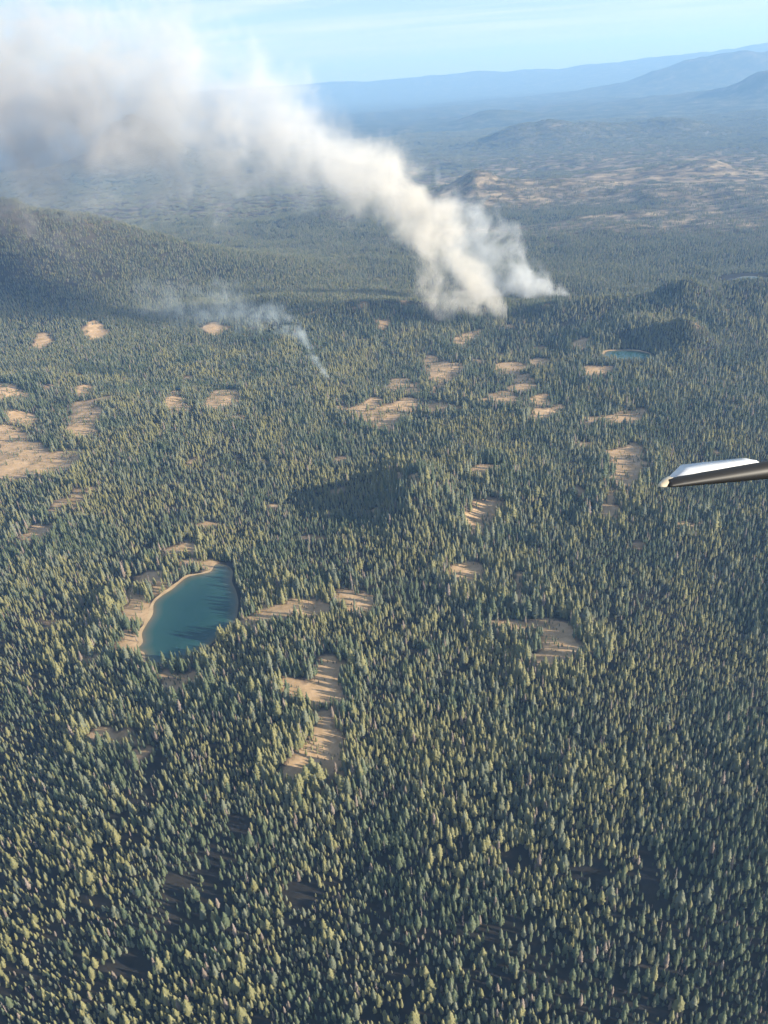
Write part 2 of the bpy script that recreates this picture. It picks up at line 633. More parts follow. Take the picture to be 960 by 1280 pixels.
bp.inputs['Distance'].default_value = 0.3
l.new(noise(n, l, 0.5, 4).outputs['Fac'], bp.inputs['Height'])
l.new(bp.outputs[0], b.inputs['Normal'])
MAT['water'] = m


def foliage(name, dark, light):
    m, n, l, b = mat(name)
    oi = n.new('ShaderNodeObjectInfo')
    ti = attr(n, 'tint')
    s = n.new('ShaderNodeMath')
    s.operation = 'ADD'
    l.new(oi.outputs['Random'], s.inputs[0])
    l.new(ti.outputs['Fac'], s.inputs[1])
    h = n.new('ShaderNodeMath')
    h.operation = 'MULTIPLY'
    l.new(s.outputs[0], h.inputs[0])
    h.inputs[1].default_value = 0.5
    rr = ramp(n, [(0.15, dark), (0.85, light)])
    l.new(h.outputs[0], rr.inputs[0])
    l.new(rr.outputs[0], b.inputs['Base Color'])
    b.inputs['Roughness'].default_value = 0.7
    b.inputs['Specular IOR Level'].default_value = 0.25
    return m


MAT['dark'] = foliage('foliage_dark_green', (0.056, 0.078, 0.042), (0.110, 0.130, 0.070))
MAT['olive'] = foliage('foliage_yellow_green', (0.130, 0.132, 0.055), (0.215, 0.205, 0.095))
MAT['grey'] = foliage('foliage_grey_green', (0.090, 0.106, 0.068), (0.164, 0.174, 0.114))
MAT['brown'] = foliage('foliage_dying_brown', (0.14, 0.11, 0.085), (0.23, 0.19, 0.155))
MAT['dead'] = foliage('dead_wood_grey', (0.20, 0.165, 0.145), (0.32, 0.27, 0.24))
m, n, l, b = mat('bark')
g = ramp(n, [(0.3, (0.09, 0.065, 0.045)), (0.7, (0.17, 0.13, 0.10))])
l.new(noise(n, l, 3.0, 4).outputs['Fac'], g.inputs[0])
l.new(g.outputs[0], b.inputs['Base Color'])
b.inputs['Roughness'].default_value = 0.9
MAT['bark'] = m


# ------------------------------------------------------------------ object helpers
def link(o, parent=None, kind=None, label=None, cat=None, group=None):
    col.objects.link(o)
    if parent:
        o.parent = parent
    if kind:
        o['kind'] = kind
    if label:
        o['label'] = label
    if cat:
        o['category'] = cat
    if group:
        o['group'] = group
    return o


def np_mesh(name, V, F, mats, smooth=False, fmat=None):
    me = bpy.data.meshes.new(name)
    V = np.asarray(V, np.float32)
    F = np.asarray(F, np.int32)
    k = F.shape[1]
    me.vertices.add(len(V))
    me.vertices.foreach_set('co', V.ravel())
    me.loops.add(F.size)
    me.loops.foreach_set('vertex_index', F.ravel())
    me.polygons.add(len(F))
    me.polygons.foreach_set('loop_start', np.arange(0, F.size, k, dtype=np.int32))
    me.polygons.foreach_set('loop_total', np.full(len(F), k, np.int32))
    if fmat is not None:
        me.polygons.foreach_set('material_index', np.asarray(fmat, np.int32))
    me.polygons.foreach_set('use_smooth', np.full(len(F), smooth, bool))
    for mm in mats:
        me.materials.append(mm)
    me.update(calc_edges=True)
    return me


def set_attr(me, name, vals, domain='POINT'):
    a = me.attributes.new(name, 'FLOAT', domain)
    a.data.foreach_set('value', np.asarray(vals, np.float32))


# ------------------------------------------------------------------ ground sheet (polar, finer where it is looked at)
az = np.concatenate([np.arange(-40, 40, 0.2), np.arange(40, 70, 1.0), np.arange(70, 290, 4.0), np.arange(290, 320, 1.0)])
az = np.radians(az)
rad = np.concatenate([np.geomspace(8, 260, 20)[:-1], np.geomspace(260, 3600, 420)[:-1], np.geomspace(3600, 10000, 120)[:-1], np.geomspace(10000, 60000, 110)])
A, RR = np.meshgrid(az, rad)
X, Y = np.sin(A) * RR, np.cos(A) * RR
Z = terrain(X.ravel(), Y.ravel()).reshape(X.shape)
na, nr = len(az), len(rad)
idx = np.arange(na * nr).reshape(nr, na)
i2 = np.roll(idx, -1, axis=1)
F = np.stack([idx[:-1], idx[1:], i2[1:], i2[:-1]], -1).reshape(-1, 4)
V = np.stack([X.ravel(), Y.ravel(), Z.ravel()], 1)
ctr = len(V)
me = np_mesh('ground', V, F[:, ::-1], [MAT['ground']], smooth=True)
dd = RR.ravel()
msd = meadow_sd(V[:, 0], V[:, 1])
lsd = lake_sd(V[:, 0], V[:, 1])
opn = sstep(8, -4, msd)
opn = np.maximum(opn, specks(V[:, 0], V[:, 1]) * 0.75)
set_attr(me, 'scrub', openness(V[:, 0], V[:, 1]))
set_attr(me, 'open', opn)
set_attr(me, 'far', sstep(5200, 8800, dd))
ground = link(bpy.data.objects.new('ground', me), kind='structure', label='rolling valley floor and hills reaching to the horizon')

# ------------------------------------------------------------------ lakes and shores
for q, (P, lev, c, rad_) in enumerate(LAKES):
    bm = bmesh.new()
    x0, y0 = P.min(0)
    x1, y1 = P.max(0)
    st = 5.0 if q == 0 else 12.0
    vs = [bm.verts.new((p[0], p[1], lev)) for p in P]
    f = bm.faces.new(vs)
    for k, a0, a1 in ((0, x0, x1), (1, y0, y1)):
        for v in np.arange(a0 + st, a1, st):
            co = Vector((v, 0, lev)) if k == 0 else Vector((0, v, lev))
            no = Vector((1, 0, 0)) if k == 0 else Vector((0, 1, 0))
            bmesh.ops.bisect_plane(bm, geom=bm.verts[:] + bm.edges[:] + bm.faces[:], plane_co=co, plane_no=no)
    bmesh.ops.recalc_face_normals(bm, faces=bm.faces[:])
    for f in bm.faces:
        if f.normal.z < 0:
            f.normal_flip()
    me = bpy.data.meshes.new('lake')
    bm.to_mesh(me)
    bm.free()
    co = np.array([v.co[:] for v in me.vertices])
    set_attr(me, 'depth', np.clip(-poly_sd(P, co[:, 0], co[:, 1]) / 50.0, 0, 1))
    me.materials.append(MAT['water'])
    link(bpy.data.objects.new('lake', me), kind='structure',
         label=['teal lake ringed by conifers with a sandy western shore', 'small pale blue lake at the foot of a shaded hill',
                'tiny bright blue pond on top of a wooded hill'][q])
    # sandy rim on the sunny side
    if q < 2:
        pts = np.array(LAKE_PX[q])
        lo, hi = ((0, 15) if q == 0 else (0, 4))
        sel = P[lo * 5:hi * 5 + 1]
        tang = np.gradient(sel, axis=0)
        nrm = np.stack([-tang[:, 1], tang[:, 0]], 1)
        nrm /= np.linalg.norm(nrm, axis=1, keepdims=True)
        if np.mean(poly_sd(P, *(sel + nrm * 2).T)) < 0:
            nrm = -nrm
        t = np.linspace(0, 1, len(sel))
        wid = (1.5 + 13 * fbm(sel[:, 0], sel[:, 1], 24, 3, 9.0) ** 1.3) * np.sin(np.pi * np.clip(t, 0.02, 0.98)) ** 0.4 * (1.0 if q == 0 else 1.0)
        rows = []
        for s in (-0.15, 0.3, 0.65, 1.0):
            pp = sel + nrm * (wid * s)[:, None]
            zz_ = np.maximum(terrain(pp[:, 0], pp[:, 1]) + 0.25, lev + 0.06 if s > 0 else lev - 0.1)
            rows.append(np.column_stack([pp, zz_]))
        Vv = np.concatenate(rows)
        k = len(sel)
        ii = np.arange(4 * k).reshape(4, k)
        Ff = np.stack([ii[:-1, :-1], ii[:-1, 1:], ii[1:, 1:], ii[1:, :-1]], -1).reshape(-1, 4)
        me = np_mesh('beach', Vv, Ff, [MAT['sand']], smooth=True)
        link(bpy.data.objects.new('beach', me), kind='structure', label='narrow strip of pale sand along the lake shore')

# ------------------------------------------------------------------ meadows: sheets just over the soil
for P, c, rad_, shrink in MEADOWS:
    dist = math.hypot(*c)
    st = 2.0 if dist < 1500 else 3.5
    gx = np.arange(P[:, 0].min() - 6, P[:, 0].max() + 6, st)
    gy = np.arange(P[:, 1].min() - 6, P[:, 1].max() + 6, st)
    GX, GY = np.meshgrid(gx, gy)
    s = poly_sd(P, GX.ravel(), GY.ravel()) + (fbm(GX.ravel(), GY.ravel(), 24, 4, 4.4) - 0.5) * 44 + 1 + shrink
    ls = lake_sd(GX.ravel(), GY.ravel())
    inside = ((s < 0) & (ls > 5)).reshape(GX.shape)
    q = inside[:-1, :-1] & inside[1:, :-1] & inside[:-1, 1:] & inside[1:, 1:]
    if not q.any():
        continue
    ii = np.arange(GX.size).reshape(GX.shape)
    Fq = np.stack([ii[:-1, :-1][q], ii[:-1, 1:][q], ii[1:, 1:][q], ii[1:, :-1][q]], -1)
    used = np.unique(Fq)
    mp_ = np.full(GX.size, -1)
    mp_[used] = np.arange(len(used))
    vx, vy = GX.ravel()[used], GY.ravel()[used]
    vz = terrain(vx, vy) + 0.35
    me = np_mesh('meadow', np.column_stack([vx, vy, vz]), mp_[Fq], [MAT['grass']], smooth=True)
    link(bpy.data.objects.new('meadow', me), kind='structure', label='dry tan clearing in the forest')


# ------------------------------------------------------------------ conifers
def crown_geo(r, tiers, fan, slim, core_sides=6, base=0.12, rag=0.25):
    """unit-high crown: a ragged core with whorls of drooping branch kites"""
    V, F = [], []

    def prof(t):            # radius at height t
        u = (t - base) / (1 - base)
        return slim * (1 - u) ** 0.62 * (0.55 + 0.45 * min(1, u * 4)) if u < 1 else 0.0
    rings = [base, base + 0.16, 0.45, 0.65, 0.84]
    cur = []
    for t in rings:
        ring = []
        for k in range(core_sides):
            a = 2 * math.pi * (k + 0.5 * (len(cur) % 2)) / core_sides
            rr = prof(t) * r.uniform(0.48, 0.80)
            ring.append(len(V))
            V.append((rr * math.cos(a), rr * math.sin(a), t + r.uniform(-0.02, 0.02)))
        cur.append(ring)
    top = len(V)
    V.append((r.uniform(-0.006, 0.006), r.uniform(-0.006, 0.006), 1.0))
    for a_, b_ in zip(cur[:-1], cur[1:]):
        for k in range(core_sides):
            k2 = (k + 1) % core_sides
            F.append((a_[k], a_[k2], b_[k2]))
            F.append((a_[k], b_[k2], b_[k]))
    for k in range(core_sides):
        F.append((cur[-1][k], cur[-1][(k + 1) % core_sides], top))
    for i in range(tiers):
        t = base + (0.97 - base) * (i + 0.3) / tiers
        nf = max(3, int(round(fan * (0.55 + 0.45 * (1 - i / tiers)))))
        off = r.uniform(0, 6.28)
        for k in range(nf):
            a = off + 2 * math.pi * k / nf + r.uniform(-0.3, 0.3)
            L = prof(t) * r.uniform(1 - rag, 1 + rag * 1.3) * 1.12
            tt = t + r.uniform(-0.3, 0.3) / tiers
            w = L * r.uniform(0.34, 0.55)
            ca, sa = math.cos(a), math.sin(a)
            z0 = tt + 0.06 * r.uniform(0.6, 1.2)
            zt = tt - L * r.uniform(0.15, 0.45)
            i0 = len(V)
            V.append((0, 0, z0))
            V.append((ca * L * 0.6 - sa * w, sa * L * 0.6 + ca * w, zt + L * 0.12))
            V.append((ca * L, sa * L, zt))
            V.append((ca * L * 0.6 + sa * w, sa * L * 0.6 - ca * w, zt + L * 0.12))
            F.append((i0, i0 + 2, i0 + 1))
            F.append((i0, i0 + 3, i0 + 2))
    return np.array(V), np.array(F)


def trunk_geo(rad_=0.012, hgt=0.9, sides=5, sink=0.12):
    V, F = [], []
    for t, k in ((-sink, 1.25), (0.25, 0.9), (hgt, 0.15)):
        for i in range(sides):
            a = 2 * math.pi * i / sides
            V.append((rad_ * k * math.cos(a), rad_ * k * math.sin(a), t))
    for j in range(2):
        for i in range(sides):
            i_2 = (i + 1) % sides
            a, b_, c, d = j * sides + i, j * sides + i_2, (j + 1) * sides + i_2, (j + 1) * sides + i
            F += [(a, b_, c), (a, c, d)]
    return np.array(V), np.array(F)


def snag_geo(r):
    """bare branches of a dead tree"""
    V = [(0.005, 0, 0.15), (-0.003, 0.0045, 0.15), (-0.003, -0.0045, 0.15), (0.003, 0, 0.97), (-0.002, 0.003, 0.97), (-0.002, -0.003, 0.97)]
    F = [(0, 1, 4), (0, 4, 3), (1, 2, 5), (1, 5, 4), (2, 0, 3), (2, 3, 5)]
    for i in range(26):
        t = 0.2 + 0.75 * i / 26
        a = r.uniform(0, 6.28)
        L = 0.13 * (1.05 - t) * r.uniform(0.5, 1.3) + 0.015
        ca, sa = math.cos(a), math.sin(a)
        w = 0.006
        i0 = len(V)
        dz = r.uniform(-0.02, 0.04)
        V += [(-sa * w, ca * w, t), (sa * w, -ca * w, t), (ca * L, sa * L, t + dz), (0, 0, t + 0.014)]
        F += [(i0, i0 + 1, i0 + 2), (i0 + 1, i0 + 3, i0 + 2), (i0 + 3, i0, i0 + 2)]
    return np.array(V), np.array(F)


KINDS = ['dark', 'dark', 'grey', 'grey', 'olive', 'olive', 'dead', 'brown']
SLIM = [0.120, 0.150, 0.130, 0.165, 0.135, 0.175, 0.1, 0.12]
TREES = []          # crown V, F, trunk V, F, kind
for k, (kd, sl) in enumerate(zip(KINDS, SLIM)):
    r = random.Random(100 + k)
    if kd == 'dead':
        cv, cf = snag_geo(r)
        tv, tf = trunk_geo(0.014, 0.98)
    else:
        cv, cf = crown_geo(r, 11, 8, sl)
        tv, tf = trunk_geo(0.013, 0.9)
    TREES.append((cv, cf, tv, tf, kd))


def tree_mesh(items, name):
    """items: (variant, x, y, z, height, rot, tint): one mesh out of several trees; used only as an instancing source"""
    mats = [MAT['dark'], MAT['grey'], MAT['olive'], MAT['dead'], MAT['bark'], MAT['brown']]
    mi = {'dark': 0, 'grey': 1, 'olive': 2, 'dead': 3, 'brown': 5}
    Vs, Fs, Ms, Ts = [], [], [], []
    o = 0
    for vi, x, y, z, hgt, rot, tint, lod in items:
        cv, cf, tv, tf, kd = TREES[vi] if not lod else TREES_LOW[vi]
        c, s = math.cos(rot), math.sin(rot)
        for v, f, mm in ((cv, cf, mi[kd]), (tv, tf, 3 if kd == 'dead' else 4)):
            if len(v) == 0:
                continue
            p = np.column_stack([v[:, 0] * c - v[:, 1] * s, v[:, 0] * s + v[:, 1] * c, v[:, 2]]) * hgt + (x, y, z)
            Vs.append(p)
            Fs.append(f + o)
            Ms.append(np.full(len(f), mm))
            Ts.append(np.full(len(f), tint))
            o += len(p)
    me = np_mesh(name, np.concatenate(Vs), np.concatenate(Fs), mats, fmat=np.concatenate(Ms))
    set_attr(me, 'tint', np.concatenate(Ts), 'FACE')
    return me


TREES_LOW = []
for k, (kd, sl) in enumerate(zip(KINDS, SLIM)):
    r = random.Random(300 + k)
    if kd == 'dead':
        cv, cf = snag_geo(r)
        cv, cf = cv[:46], cf[:36]
        tv, tf = trunk_geo(0.014, 0.98, 3)
    else:
        cv, cf = crown_geo(r, 4, 5, sl * 1.05, core_sides=5)
        tv, tf = np.zeros((0, 3)), np.zeros((0, 3), int)
    TREES_LOW.append((cv, cf, tv, tf, kd))

src = bpy.data.collections.new('conifer_sources')      # not linked to the scene
SRC_N = 0


def add_source(me):
    global SRC_N
    o = bpy.data.objects.new('conifer_%03d' % SRC_N, me)
    src.objects.link(o)
    SRC_N += 1


for k in range(8):
    add_source(tree_mesh([(k, 0, 0, 0, 1.0, 0, 0.5, False)], 'conifer'))
MIX = [0, 0, 1, 1, 2, 2, 3, 3, 2, 3, 4, 5, 4, 5, 7]
CL6, CL40 = [], []
for k in range(6):                                       # clumps of 6 in 16 x 16 m
    r = random.Random(500 + k)
    it = []
    for q in range(6):
        it.append((r.choice(MIX), -5.3 + 5.3 * (q % 3) * 2 - 5.3 + r.uniform(-2.6, 2.6) + 5.3 - 5.3 + 5.3, (-4 if q < 3 else 4) + r.uniform(-3, 3), -1.0,
                   r.uniform(8.5, 17), r.uniform(0, 6.28), r.random(), False))
    it = [(a, x - 2.6, *rest) for a, x, *rest in it]
    CL6.append(SRC_N)
    add_source(tree_mesh(it, 'conifer_clump'))
for k in range(5):                                       # stands of 36 in 42 x 42 m
    r = random.Random(700 + k)
    it = []
    for q in range(36):
        it.append((r.choice(MIX), (q % 6 - 2.5) * 7 + r.uniform(-3, 3), (q // 6 - 2.5) * 7 + r.uniform(-3, 3), -1.5,
                   r.uniform(8, 16), r.uniform(0, 6.28), r.random(), True))
    CL40.append(SRC_N)
    add_source(tree_mesh(it, 'conifer_stand'))


def scatter(step, dmin, dmax, margin, seed, sun_pad=0.0):
    """jittered grid over the valley inside the view wedge with a margin"""
    g = np.random.default_rng(seed)
    half = math.tan(R(36))
    ys = np.arange(dmin * 0.75, dmax, step)
    out = []
    for y in ys:
        xs = np.arange(-y * half - 260, y * half + 260, step)
        out.append(np.column_stack([xs, np.full(len(xs), y)]))
    P = np.concatenate(out)
    P += g.uniform(-0.48, 0.48, P.shape) * step
    d = np.hypot(P[:, 0], P[:, 1])
    # soft hand-over between the rings
    d = d + (fbm(P[:, 0], P[:, 1], 120, 2) - 0.5) * 200
    P = P[(d >= dmin) & (d < dmax)]
    P3 = np.column_stack([P, np.zeros(len(P))])
    px, py, z = project(P3)
    s = margin * FPX / np.maximum(z, 1)
    k = (z > 0) & (px > -s - 30) & (px < W0 + s + 60) & (py < H0 + s * 0.7 + 40)
    return P[k], g


def density(x, y):
    n1 = fbm(x, y, 95, 3, 1.0)
    n2 = fbm(x, y, 30, 2, 7.0)
    n3 = fbm(x, y, 420, 2, 12.0)
    return np.clip(0.86 + (n1 - 0.5) * 1.1 + (n2 - 0.5) * 1.1 + (n3 - 0.5) * 0.5, 0.06, 1)


pts_x, pts_y, pts_s, pts_r, pts_i, pts_w = [], [], [], [], [], []
# single trees
P, g = scatter(4.15, 240, 2300, 90, 21)
x, y = P.T
dens = density(x, y)
ms = meadow_sd(x, y)
dens = dens * (sstep(-7, 10, ms) + 0.5 * sstep(0.50, 0.60, fbm(x, y, 19, 2, 61.0)) * sstep(10, -7, ms) + 0.02) * (1 - 0.96 * specks(x, y))
dens = np.where(gap_sd(x, y) < 0, 0.02, dens)
ls = lake_sd(x, y)
beach_side = np.zeros(len(x), bool)
dens = np.where(ls < 5, 0.0, dens)
keep = g.random(len(x)) < dens
x, y = x[keep], y[keep]
hn = fbm(x, y, 140, 3, 22.0)
hgt = np.clip(g.lognormal(math.log(9.4), 0.36, len(x)) * (0.62 + 0.76 * hn), 3.2, 23)
ms = meadow_sd(x, y)
hgt = np.where(ms < -3, hgt * 0.62, np.where(ms < 32, hgt * (1.5 - 0.4 * sstep(1300, 1700, np.hypot(x, y))), hgt))
sp = fbm(x, y, 70, 2, 40.0) + g.normal(0, 0.13, len(x))
u = g.random(len(x))
vi = np.where(sp < 0.41, np.where(u < .5, 0, 1), np.where(sp < 0.54 + 0.06 * sstep(700, 1600, np.hypot(x, y)), np.where(u < .5, 2, 3), np.where(u < .5, 4, 5)))
u2 = g.random(len(x))
vi = np.where(u2 < 0.03, 6, np.where(u2 < 0.075, 7, vi))
S_x, S_y, S_h, S_v, S_w = x, y, hgt, vi, g.uniform(0.85, 1.25, len(x))
S_r = g.uniform(0, 6.28, len(x))
S_z = terrain(x, y)
# clumps
P, g = scatter(10.8, 2300, 4700, 90, 22)
x, y = P.T
dens = np.clip(density(x, y) + 0.1, 0, 1)
dens = np.where(meadow_sd(x, y) < 8, 0.03, dens)
dens = np.where(lake_sd(x, y) < 12 + 38 * (np.hypot(x, y) > 2450), 0.0, dens)
dens = dens * (1 - 0.80 * openness(x, y)) * (1 - 0.95 * specks(x, y))
keep = g.random(len(x)) < dens
x, y = x[keep], y[keep]
B_x, B_y, B_h = x, y, g.uniform(0.60, 0.98, len(x))
B_v = g.choice(CL6, len(x))
# stands
P, g = scatter(32, 4700, 10500, 90, 23)
x, y = P.T
dens = np.clip(density(x, y) * 0.9 + 0.1, 0, 1) * (1 - 0.80 * openness(x, y))
keep = g.random(len(x)) < dens
x, y = x[keep], y[keep]
D_x, D_y, D_h = x, y, g.uniform(0.58, 0.90, len(x))
D_v = g.choice(CL40, len(x))

# the 300 single trees that show largest become things of their own
P3 = np.column_stack([S_x, S_y, S_z + S_h * 0.5])
px, py, z = project(P3)
size = S_h / z
inframe = (px > 4) & (px < W0 - 4) & (py > 8) & (py < H0 - 12)
order = np.argsort(np.where(inframe, -size * (py / H0) ** 2, 1))[:300]
near = np.zeros(len(S_x), bool)
near[order] = True
LABEL = {
    'dark': ('slender dark green conifer standing in the dense forest', 'dark green conifers of the dense forest'),
    'grey': ('grey-green conifer standing in the dense forest', 'grey-green conifers of the dense forest'),
    'olive': ('sunlit yellow-green conifer standing in the dense forest', 'yellow-green conifers of the dense forest'),
    'brown': ('pinkish-brown dying conifer among the green conifers', 'dying brown conifers among the green ones'),
    'dead': ('bare grey dead tree standing among green conifers', 'dead trees among the conifers'),
}
crown_me, trunk_me = [], []
for k, (cv, cf, tv, tf, kd) in enumerate(TREES):
    me = np_mesh('crown', cv, cf, [MAT[kd]])
    set_attr(me, 'tint', np.full(len(cf), 0.5), 'FACE')
    crown_me.append(me)
    me = np_mesh('trunk', tv, tf, [MAT['dead' if kd == 'dead' else 'bark']])
    set_attr(me, 'tint', np.full(len(tf), 0.5), 'FACE')
    trunk_me.append(me)
for i in order:
    k = int(S_v[i])
    kd = TREES[k][4]
    e = bpy.data.objects.new('dead_tree' if kd == 'dead' else 'conifer_tree', None)
    e.empty_display_size = 1
    link(e, label=LABEL[kd][0], cat='tree', group=LABEL[kd][1])
    e.location = (S_x[i], S_y[i], S_z[i])
    e.rotation_euler = (0, 0, S_r[i])
    e.scale = (S_h[i] * S_w[i], S_h[i] * S_w[i], S_h[i])
    t = bpy.data.objects.new('trunk', trunk_me[k])
    link(t, e)
    c = bpy.data.objects.new('branches' if kd == 'dead' else 'crown', crown_me[k])
    link(c, e)

rest = ~near
ax = np.concatenate([S_x[rest], B_x, D_x])
ay = np.concatenate([S_y[rest], B_y, D_y])
azz = np.concatenate([S_z[rest], terrain(B_x, B_y), terrain(D_x, D_y)])
ash = np.concatenate([S_h[rest], B_h, D_h])
asw = np.concatenate([S_h[rest] * S_w[rest], B_h, D_h])
ar = np.concatenate([S_r[rest], rng.uniform(0, 6.28, len(B_x) + len(D_x))])
ai = np.concatenate([S_v[rest], B_v, D_v])

me = bpy.data.meshes.new('forest')
me.vertices.add(len(ax))
me.vertices.foreach_set('co', np.column_stack([ax, ay, azz]).astype(np.float32).ravel())
a = me.attributes.new('size', 'FLOAT_VECTOR', 'POINT')
a.data.foreach_set('vector', np.column_stack([asw, asw, ash]).astype(np.float32).ravel())
a = me.attributes.new('turn', 'FLOAT_VECTOR', 'POINT')
a.data.foreach_set('vector', np.column_stack([ar * 0, ar * 0, ar]).astype(np.float32).ravel())
a = me.attributes.new('pick', 'INT', 'POINT')
a.data.foreach_set('value', ai.astype(np.int32))
forest = link(bpy.data.objects.new('forest', me), kind='stuff', label='dense conifer forest covering the valley and hills', cat='forest')
ng = bpy.data.node_groups.new('forest_scatter', 'GeometryNodeTree')
ng.interface.new_socket('Geometry', in_out='INPUT', socket_type='NodeSocketGeometry')
ng.interface.new_socket('Geometry', in_out='OUTPUT', socket_type='NodeSocketGeometry')
N, L = ng.nodes, ng.links
gi = N.new('NodeGroupInput')
go = N.new('NodeGroupOutput')
iop = N.new('GeometryNodeInstanceOnPoints')
ci = N.new('GeometryNodeCollectionInfo')
ci.inputs['Collection'].default_value = src
ci.inputs['Separate Children'].default_value = True
ci.inputs['Reset Children'].default_value = True


def named(nm, ty):
    q = N.new('GeometryNodeInputNamedAttribute')
    q.data_type = ty
    q.inputs['Name'].default_value = nm
    return q.outputs[0]


L.new(gi.outputs[0], iop.inputs['Points'])
L.new(ci.outputs[0], iop.inputs['Instance'])
iop.inputs['Pick Instance'].default_value = True
L.new(named('pick', 'INT'), iop.inputs['Instance Index'])
e2r = N.new('FunctionNodeEulerToRotation')
L.new(named('turn', 'FLOAT_VECTOR'), e2r.inputs[0])
L.new(e2r.outputs[0], iop.inputs['Rotation'])
L.new(named('size', 'FLOAT_VECTOR'), iop.inputs['Scale'])
L.new(iop.outputs[0], go.inputs[0])
md = forest.modifiers.new('scatter', 'NODES')
md.node_group = ng

# ------------------------------------------------------------------ wing of the aircraft
def at(px, py, dist):
    d = ray(px, py)
    return CAM + d * dist


def flat_mat(name, colr, rough, spec=0.5):
    m, n, l, b = mat(name)
    g = ramp(n, [(0.3, tuple(v * 0.92 for v in colr)), (0.7, colr)])
    l.new(noise(n, l, 6.0, 5).outputs['Fac'], g.inputs[0])
    l.new(g.outputs[0], b.inputs['Base Color'])
    b.inputs['Roughness'].default_value = rough
    b.inputs['Specular IOR Level'].default_value = spec
    return m


tip = at(833, 609, 10.0)
mid = at(958, 594, 10.0)
mid = at(958, 594, 10.0 * (H - tip[2] + 0.12) / (H - mid[2]))
span = (mid - tip)
slen = np.linalg.norm(span)
span /= slen
back = np.cross(np.array([0, 0, 1.0]), span)
back /= np.linalg.norm(back)
if back[1] < 0:
    back = -back
upn = np.cross(span, back)
if upn[2] < 0:
    upn = -upn
wing = bpy.data.objects.new('aircraft_wing', None)
wing.location = tip
link(wing, label='white aircraft wing tip with black leading edge reaching over the forest', cat='wing')


def wing_part(name, secs, mm, smooth=True, cap=True):
    """secs: list of (s along span, [(back, up), ...])"""
    V, F = [], []
    k = len(secs[0][1])
    for s, pts in secs:
        for bb, uu in pts:
            V.append(span * s + back * bb + upn * uu)
    bm = bmesh.new()
    vs = [bm.verts.new(v) for v in V]
    for i in range(len(secs) - 1):
        for j in range(k):
            j2 = (j + 1) % k
            bm.faces.new((vs[i * k + j], vs[i * k + j2], vs[(i + 1) * k + j2], vs[(i + 1) * k + j]))
    if cap:
        bm.faces.new(vs[:k])
        bm.faces.new(vs[-k:])
    bmesh.ops.recalc_face_normals(bm, faces=bm.faces[:])
    for f in bm.faces:
        f.smooth = smooth and len(f.verts) == 4
    me = bpy.data.meshes.new(name)
    bm.to_mesh(me)
    bm.free()
    me.materials.append(mm)
    return link(bpy.data.objects.new(name, me), wing)


def boot(rad_, dep):
    return [(dep * 0.5 - dep * 0.5 * math.cos(q), rad_ * math.sin(q)) for q in np.linspace(0, 2 * math.pi, 25)[:-1]]


SL = [0.03, 0.10, 0.25, 0.6, 1.0, slen, slen + 1.0, slen + 3.5]
RD = [0.022, 0.040, 0.052, 0.072, 0.090, 0.108, 0.14, 0.19]
wing_part('leading_edge', [(s, boot(q, 0.16 + q)) for s, q in zip(SL, RD)], flat_mat('black_rubber', (0.016, 0.016, 0.016), 0.5, 0.35))
skin = []
for s, b0, b1, u0, u1 in ((0.13, 0.10, 0.19, 0.036, 0.02), (0.50, 0.10, 0.46, 0.062, 0.04), (0.8, 0.12, 0.44, 0.078, 0.05), (slen - 0.12, 0.14, 0.40, 0.098, 0.07),
                          (slen - 0.03, 0.15, 0.38, 0.102, 0.072), (slen + 0.0, 0.16, 0.30, 0.102, 0.08)):
    bm_ = 0.5 * (b0 + b1)
    skin.append((s, [(b0, u0), (bm_, u0 * 0.55 + u1 * 0.45 + 0.012), (b1, u1), (b1, u1 - 0.012), (bm_, -0.01), (b0, -0.02)]))
wing_part('wing_skin', skin, flat_mat('white_paint', (0.80, 0.80, 0.79), 0.35))
def oval(c, rb, ru):
    return [(c + rb * math.cos(q), ru * math.sin(q)) for q in np.linspace(0, 2 * math.pi, 13)[:-1]]


wing_part('tip_cap', [(-0.085, oval(0.05, 0.012, 0.008)), (-0.03, oval(0.065, 0.05, 0.020)), (0.05, oval(0.10, 0.085, 0.034)), (0.15, oval(0.14, 0.10, 0.044)), (0.19, oval(0.15, 0.085, 0.042))],
          flat_mat('cream_plastic', (0.62, 0.52, 0.36), 0.3))


